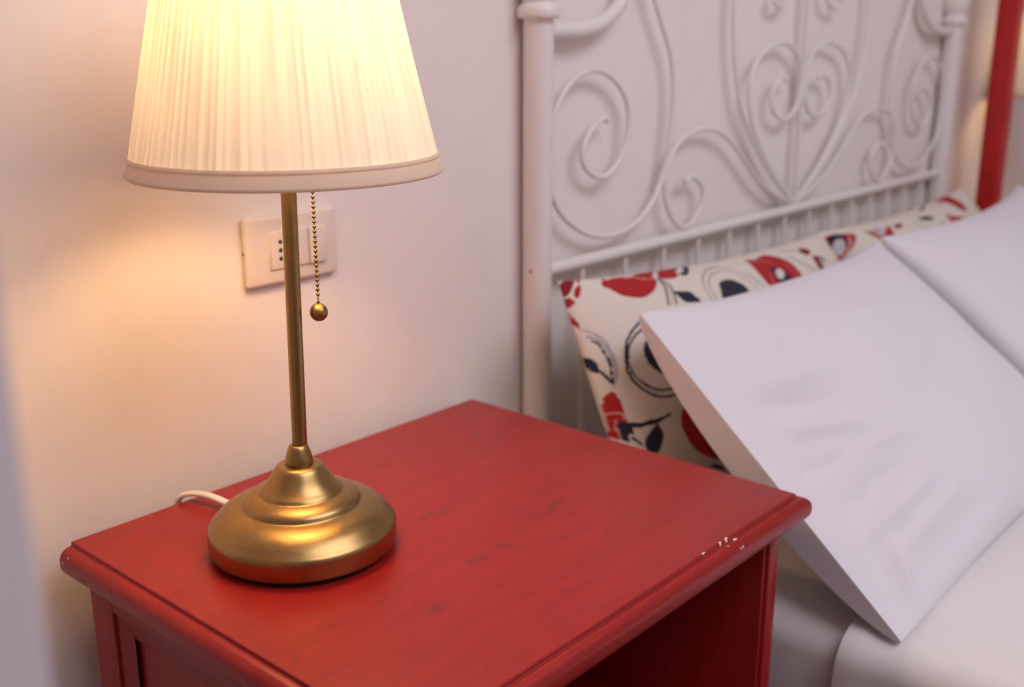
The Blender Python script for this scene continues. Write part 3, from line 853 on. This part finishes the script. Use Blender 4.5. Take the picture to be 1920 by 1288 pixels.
# MOTIFS BEGIN
WHT = (0.72, 0.67, 0.62)
PNK = (0.62, 0.28, 0.26)
GRY2 = (0.55, 0.50, 0.52)
MOTIFS_1 = [
    ('poly', NAVY, ((-0.003, 0.027), (-0.002, 0.05), (0, 0.067), (0, 0.084), (0, 0.104), (-0.002, 0.086), (-0.003, 0.064)), True),
    ('poly', DRED, ((-0.003, 0.019), (0.01, 0.003), (0.046, -0.013), (0.038, 0.003), (0.02, 0.033), (0.008, 0.054), (0.001, 0.063), (-0.003, 0.05)), True),
    ('poly', RED, ((0.069, -0.017), (0.086, -0.023), (0.05, 0.007), (0.04, 0.017), (0.04, 0.007)), True),
    ('poly', RED, ((0.018, 0.05), (0.028, 0.033), (0.038, 0.027), (0.035, 0.043), (0.025, 0.067), (0.018, 0.077), (0.015, 0.067)), True),
    ('poly', RED, ((0.001, 0.075), (0.005, 0.064), (0.01, 0.077), (0.013, 0.09), (0.005, 0.1), (0.001, 0.106), (0, 0.094)), False),
    ('poly', RED, ((-0.003, 0.122), (0, 0.127), (0.003, 0.147), (0.005, 0.167), (0.005, 0.187), (0.003, 0.184), (-0.001, 0.16), (-0.003, 0.139)), True),
    ('line', GREY, ((0.008, 0.197), (0.02, 0.221), (0.03, 0.258), (0.033, 0.304), (0.033, 0.348), (0.03, 0.385), (0.02, 0.421)), 0.00193),
    ('line', GREY, ((0.01, 0.224), (0.02, 0.241), (0.028, 0.281), (0.03, 0.328), (0.028, 0.375), (0.023, 0.408)), 0.0022),
    ('line', NAVY, ((0.013, 0.241), (0.02, 0.261), (0.023, 0.294), (0.025, 0.334), (0.023, 0.371), (0.02, 0.405)), 0.00165),
    ('poly', NAVY, ((-0.002, 0.278), (0.001, 0.29), (0.008, 0.314), (0.01, 0.338), (0.011, 0.359), (0.006, 0.359), (0.001, 0.343), (-0.001, 0.313)), True),
    ('line', NAVY, ((0.01, 0.355), (0.015, 0.381), (0.02, 0.408)), 0.0022),
    ('poly', RED, ((0.131, -0.016), (0.105, 0.02), (0.138, 0.013), (0.175, 0.02), (0.188, 0.04), (0.218, 0.054), (0.203, 0.084), (0.18, 0.11), (0.15, 0.127), (0.128, 0.12), (0.105, 0.1), (0.093, 0.067), (0.085, 0.037)), True),
    ('poly', RED, ((0.185, 0.013), (0.223, 0.003), (0.263, 0.003), (0.226, 0.037), (0.213, 0.047), (0.188, 0.033)), True),
    ('poly', RED, ((0.361, -0.077), (0.393, -0.077), (0.306, 0.023), (0.291, 0.05), (0.266, 0.067), (0.246, 0.064), (0.233, 0.05), (0.248, 0.027)), True),
    ('poly', WHT, ((0.246, 0.03), (0.228, 0.047), (0.221, 0.05), (0.221, 0.043), (0.233, 0.027), (0.261, 0.007), (0.273, 0.003), (0.266, 0.01)), True),
    ('line', PNK, ((0.153, 0.023), (0.18, 0.023), (0.193, 0.043), (0.221, 0.05)), 0.00138),
    ('poly', NAVY, ((0.396, -0.077), (0.421, -0.077), (0.333, 0.01), (0.308, 0.017)), True),
    ('poly', NAVY, ((0.438, -0.077), (0.458, -0.077), (0.348, 0.03), (0.313, 0.06), (0.298, 0.06), (0.296, 0.047), (0.321, 0.037), (0.346, 0.013)), True),
    ('line', NAVY, ((0.226, 0.054), (0.218, 0.094), (0.203, 0.137), (0.188, 0.181)), 0.00193),
    ('line', NAVY, ((0.233, 0.05), (0.231, 0.094), (0.221, 0.14), (0.208, 0.184)), 0.00193),
    ('line', GREY, ((0.231, 0.05), (0.223, 0.094), (0.213, 0.14), (0.198, 0.181)), 0.00138),
    ('poly', NAVY, ((0.223, 0.127), (0.261, 0.144), (0.268, 0.171), (0.273, 0.197), (0.238, 0.191), (0.228, 0.171)), True),
    ('line', GREY, ((0.303, 0.207), (0.311, 0.144), (0.336, 0.094), (0.386, 0.054), (0.429, 0.05), (0.451, 0.077), (0.466, 0.12), (0.474, 0.154), (0.479, 0.184)), 0.0022),
    ('line', GREY, ((0.318, 0.214), (0.323, 0.154), (0.348, 0.107), (0.383, 0.08), (0.426, 0.08), (0.446, 0.124), (0.456, 0.164), (0.464, 0.207)), 0.00193),
    ('poly', NAVY, ((0.363, 0.134), (0.391, 0.124), (0.411, 0.134), (0.426, 0.167), (0.426, 0.221), (0.419, 0.231), (0.371, 0.227), (0.328, 0.227), (0.346, 0.177)), False),
    ('poly', RED, ((0.544, 0.037), (0.574, 0.05), (0.627, 0.037), (0.654, 0.064), (0.672, 0.11), (0.669, 0.161), (0.654, 0.224), (0.599, 0.244), (0.536, 0.244), (0.511, 0.224), (0.511, 0.151)), True),
    ('poly', NAVY, ((0.574, 0.11), (0.589, 0.124), (0.609, 0.157), (0.614, 0.221), (0.561, 0.241), (0.549, 0.217), (0.561, 0.157)), True),
    ('poly', WHT, ((0.607, 0.157), (0.594, 0.177), (0.576, 0.191), (0.564, 0.187), (0.566, 0.167), (0.576, 0.147), (0.596, 0.134), (0.607, 0.14)), True),
    ('line', PNK, ((0.559, 0.064), (0.591, 0.067), (0.596, 0.1)), 0.0011),
    ('line', PNK, ((0.637, 0.117), (0.649, 0.151), (0.642, 0.197)), 0.0011),
    ('line', PNK, ((0.516, 0.221), (0.534, 0.187), (0.546, 0.154)), 0.0011),
    ('line', GREY, ((0.692, 0.08), (0.717, 0.14), (0.737, 0.194)), 0.00385),
    ('line', GREY, ((0.484, 0.11), (0.486, 0.161), (0.486, 0.221)), 0.0022),
    ('poly', NAVY, ((0.429, 0.164), (0.429, 0.197), (0.426, 0.221), (0.396, 0.227)), True),
    ('line', GREY, ((0.699, 0.04), (0.732, 0.054), (0.757, 0.06)), 0.0022),
    ('poly', DRED, ((0.762, 0.057), (0.799, 0.057), (0.81, 0.087), (0.777, 0.104), (0.759, 0.084)), True),
    ('poly', DRED, ((0.787, 0.114), (0.825, 0.127), (0.842, 0.157), (0.799, 0.174), (0.807, 0.227), (0.767, 0.227), (0.769, 0.184), (0.777, 0.147)), True),
    ('poly', GREY, ((0.827, 0.167), (0.812, 0.171), (0.802, 0.164), (0.802, 0.151), (0.81, 0.144), (0.822, 0.14), (0.832, 0.147), (0.835, 0.157)), True),
    ('line', NAVY, ((0.108, 0.217), (0.078, 0.251), (0.06, 0.288), (0.05, 0.341), (0.048, 0.395), (0.055, 0.441), (0.07, 0.485), (0.09, 0.512), (0.12, 0.522)), 0.00231),
    ('line', NAVY, ((0.105, 0.247), (0.078, 0.271), (0.06, 0.308), (0.053, 0.361), (0.055, 0.405), (0.07, 0.452), (0.09, 0.485), (0.123, 0.498)), 0.00231),
    ('line', GREY, ((0.055, 0.344), (0.053, 0.398), (0.063, 0.441), (0.075, 0.482), (0.095, 0.502)), 0.00138),
    ('poly', NAVY, ((0.105, 0.284), (0.088, 0.318), (0.085, 0.358), (0.09, 0.395), (0.113, 0.452), (0.125, 0.478), (0.118, 0.408), (0.11, 0.338)), True),
    ('poly', RED, ((0.003, 0.452), (0.008, 0.441), (0.018, 0.441), (0.023, 0.488), (0.023, 0.555), (0.018, 0.565), (0.015, 0.615), (0.008, 0.609), (0, 0.589), (0.001, 0.546), (0.001, 0.498)), True),
    ('line', PNK, ((0.003, 0.508), (0.01, 0.512), (0.02, 0.525), (0.02, 0.545)), 0.00165),
    ('line', PNK, ((0.01, 0.538), (0.008, 0.555), (0.008, 0.579), (0.01, 0.602)), 0.00138),
    ('poly', NAVY, ((0.008, 0.555), (0.018, 0.548), (0.025, 0.565), (0.028, 0.592), (0.028, 0.609), (0.02, 0.599), (0.018, 0.629), (0.01, 0.615), (0.01, 0.582)), False),
    ('line', NAVY, ((0.023, 0.569), (0.038, 0.582), (0.05, 0.585), (0.073, 0.589)), 0.0044),
    ('line', NAVY, ((0.065, 0.589), (0.083, 0.585), (0.095, 0.582)), 0.00275),
    ('poly', NAVY, ((0.068, 0.592), (0.073, 0.635), (0.068, 0.669), (0.055, 0.699), (0.04, 0.679), (0.04, 0.642), (0.05, 0.619), (0.063, 0.602)), True),
    ('line', NAVY, ((0.023, 0.615), (0.033, 0.649)), 0.0022),
    ('poly', RED, ((0.123, 0.575), (0.115, 0.609), (0.113, 0.656), (0.123, 0.722), (0.148, 0.776), (0.178, 0.809), (0.18, 0.759), (0.155, 0.672), (0.138, 0.609)), True),
    ('poly', NAVY, ((0.15, 0.819), (0.173, 0.826), (0.201, 0.87), (0.178, 0.849)), True)]
MOTIFS_2 = [
    ('poly', RED, ((-0.004, 0.048), (0.018, 0.033), (0.055, 0.043), (0.098, 0.07), (0.078, 0.114), (0.048, 0.157), (0.025, 0.177), (0.01, 0.191), (0.001, 0.182), (0, 0.127)), True),
    ('poly', NAVY, ((0.01, 0.043), (0.04, 0.037), (0.06, 0.057), (0.055, 0.097), (0.033, 0.144), (0.015, 0.11), (0, 0.174), (0.001, 0.239), (-0.001, 0.219), (0, 0.137)), True),
    ('poly', GRY2, ((0.033, 0.144), (0.018, 0.167), (0.008, 0.161), (0.005, 0.134), (0.01, 0.1), (0.028, 0.074), (0.045, 0.077), (0.045, 0.107)), True),
    ('line', WHT, ((0.073, 0.077), (0.058, 0.12), (0.033, 0.161)), 0.00165),
    ('poly', GREY, ((0.003, 0.207), (0.015, 0.187), (0.048, 0.187), (0.06, 0.204), (0.033, 0.217), (0.003, 0.234)), True),
    ('poly', RED, ((0.143, 0.06), (0.165, 0.084), (0.173, 0.11), (0.195, 0.127), (0.256, 0.074), (0.258, 0.097), (0.218, 0.171), (0.178, 0.157), (0.153, 0.12)), True),
    ('poly', GREY, ((0.165, 0.08), (0.208, 0.064), (0.206, 0.094), (0.18, 0.107)), True),
    ('poly', GRY2, ((0.216, 0.107), (0.201, 0.12), (0.19, 0.124), (0.188, 0.114), (0.195, 0.097), (0.213, 0.08), (0.228, 0.077), (0.228, 0.087)), True),
    ('poly', DRED, ((0.283, 0.08), (0.323, 0.084), (0.316, 0.107), (0.278, 0.114)), True),
    ('poly', NAVY, ((0.318, 0.204), (0.308, 0.211), (0.293, 0.211), (0.286, 0.201), (0.291, 0.187), (0.303, 0.177), (0.316, 0.181), (0.323, 0.187)), True),
    ('line', GREY, ((0.15, 0.211), (0.18, 0.217), (0.216, 0.217)), 0.0022),
    ('poly', RED, ((0.844, -0.045), (0.832, 0), (0.802, 0.05), (0.787, 0.11), (0.752, 0.157), (0.714, 0.127), (0.719, 0.064), (0.719, 0.003)), True),
    ('poly', NAVY, ((0.864, -0.041), (0.912, -0.027), (0.825, 0.007), (0.846, -0.009)), True),
    ('poly', NAVY, ((0.699, -0.015), (0.652, 0), (0.549, 0.037), (0.526, 0.033)), True),
    ('poly', NAVY, ((0.426, 0.087), (0.486, 0.087), (0.506, 0.114), (0.489, 0.134), (0.446, 0.117)), True),
    ('line', GREY, ((0.378, 0.117), (0.409, 0.174), (0.476, 0.191), (0.531, 0.177)), 0.00275),
    ('poly', RED, ((0.594, 0.114), (0.614, 0.154), (0.687, 0.207), (0.584, 0.204), (0.574, 0.171)), True),
    ('line', GREY, ((0.614, 0.033), (0.654, 0.05), (0.699, 0.04)), 0.0022)]
# MOTIFS END

def paint(U, V, motifs, asp):
    C = np.empty(U.shape + (3,), np.float32); C[:] = CREAM
    for m in motifs:
        kind, colr, pts = m[0], m[1], m[2]
        if kind == 'poly':
            p = np.array(catmull(list(pts) + [pts[0]], 6)) if len(m) < 4 or m[3] else np.array(pts)
            ins = np.zeros(U.shape, bool)
            x, y = p[:, 0], p[:, 1]
            j = len(p) - 1
            for i in range(len(p)):
                if y[i] != y[j]:
                    cond = ((y[i] > V) != (y[j] > V)) & (U < (x[j] - x[i]) * (V - y[i]) / (y[j] - y[i]) + x[i])
                    ins ^= cond
                j = i
            C[ins] = colr
        else:                                   # 'line'
            wd = m[3]
            p = np.array(catmull(pts, 6)) if len(pts) > 2 else np.array(pts, float)
            D = np.full(U.shape, 9.0)
            for a, b in zip(p[:-1], p[1:]):
                dx, dy = b[0] - a[0], (b[1] - a[1]) * asp
                L2 = dx * dx + dy * dy + 1e-12
                t = np.clip(((U - a[0]) * dx + (V - a[1]) * asp * dy) / L2, 0, 1)
                D = np.minimum(D, np.hypot(U - a[0] - t * dx, (V - a[1]) * asp - t * dy))
            C[D < wd] = colr
    return C

FL1 = ((0.974, 0.785, 0.699), (1.665, 0.785, 0.664), (0.960, 0.640, 0.405), (1.665, 0.640, 0.405))
FL2 = ((1.680, 0.795, 0.662), (2.340, 0.795, 0.668), (1.680, 0.650, 0.405), (2.345, 0.650, 0.405))
FLK = dict(tf=0.075, tb=0.045, pinch=(0.0, 0.02), sag_top=0.03, wr=0.0022, q=0.6)
NUF, NVF = 460, 250
for nm, cc, mot, lab, sd in (('cushion_left', FL1, MOTIFS_1, 'floral print pillow in red and navy, nearest the nightstand', 21), ('cushion_right', FL2, MOTIFS_2, 'floral print pillow at the far side, beside the red post', 22)):
    Ug, Vg = np.meshgrid(np.linspace(0, 1, NUF), np.linspace(0, 1, NVF), indexing='ij')
    colr = paint(Ug, Vg, mot, 0.5)
    o = pillow_mesh('floral_pillow', cc, M_PRINT, nu=NUF, nv=NVF, front_attr=colr, seed=sd, **FLK)
    tag(o, lab, 'pillow', 'floral pillows against the headboard')

# ---- plain white pillows leaning on the floral ones
WP1 = ((0.963, 0.660, 0.683), (1.600, 0.660, 0.672), (0.944, 0.330, 0.414), (1.600, 0.330, 0.414))
RID1 = [((0.025, 0.30), (0.055, 0.70), 0.018, 0.007), ((0.04, 0.30), (0.30, 0.37), 0.030, 0.007), ((0.05, 0.36), (0.26, 0.45), 0.020, -0.006), ((0.05, 0.44), (0.24, 0.53), 0.020, 0.008),
        ((0.04, 0.58), (0.30, 0.58), 0.022, -0.008), ((0.12, 0.57), (0.34, 0.62), 0.024, 0.007), ((0.05, 0.70), (0.30, 0.68), 0.03, -0.007), ((0.06, 0.78), (0.34, 0.74), 0.026, 0.007),
        ((0.03, 0.965), (0.085, 0.80), 0.013, -0.011), ((0.075, 0.985), (0.12, 0.82), 0.014, 0.011), ((0.12, 0.86), (0.36, 0.81), 0.024, 0.006), ((0.3, 0.22), (0.75, 0.30), 0.05, 0.006),
        ((0.015, 0.60), (0.085, 0.55), 0.014, -0.009), ((0.35, 0.55), (0.7, 0.48), 0.05, -0.005), ((0.15, 0.92), (0.5, 0.88), 0.03, -0.004)]
o = pillow_mesh('pillow', WP1, M_LINEN, nu=150, nv=110, gusset=0.036, tf=0.055, tb=0.055, pinch=(0.0, 0.02), sag_top=0.03, wr=0.003, seed=31, ridges=RID1, q=0.6, flat_left=1.9, octs=2)
tag(o, 'plain white pillow in front, one corner pointing down by the nightstand', 'pillow', 'white pillows on the bed')
WP2 = ((1.630, 0.668, 0.676), (2.290, 0.668, 0.690), (1.640, 0.330, 0.414), (2.300, 0.330, 0.414))
o = pillow_mesh('pillow', WP2, M_LINEN, nu=110, nv=80, gusset=0.03, tf=0.06, tb=0.05, pinch=(0.02, 0.02), sag_top=0.05, wr=0.003, seed=32, q=0.5)
tag(o, 'plain white pillow farther off, cut by the right edge of the picture', 'pillow', 'white pillows on the bed')

# ------------------------------------------------------------------ red post beyond the bed
o = bev_box('red_post', (2.478, 2.520, 0.768, 0.812, 0.0, ZC), M_REDPOST, None, 0.004, 3)
tag(o, 'slim red painted post standing behind the far pillow', 'post')
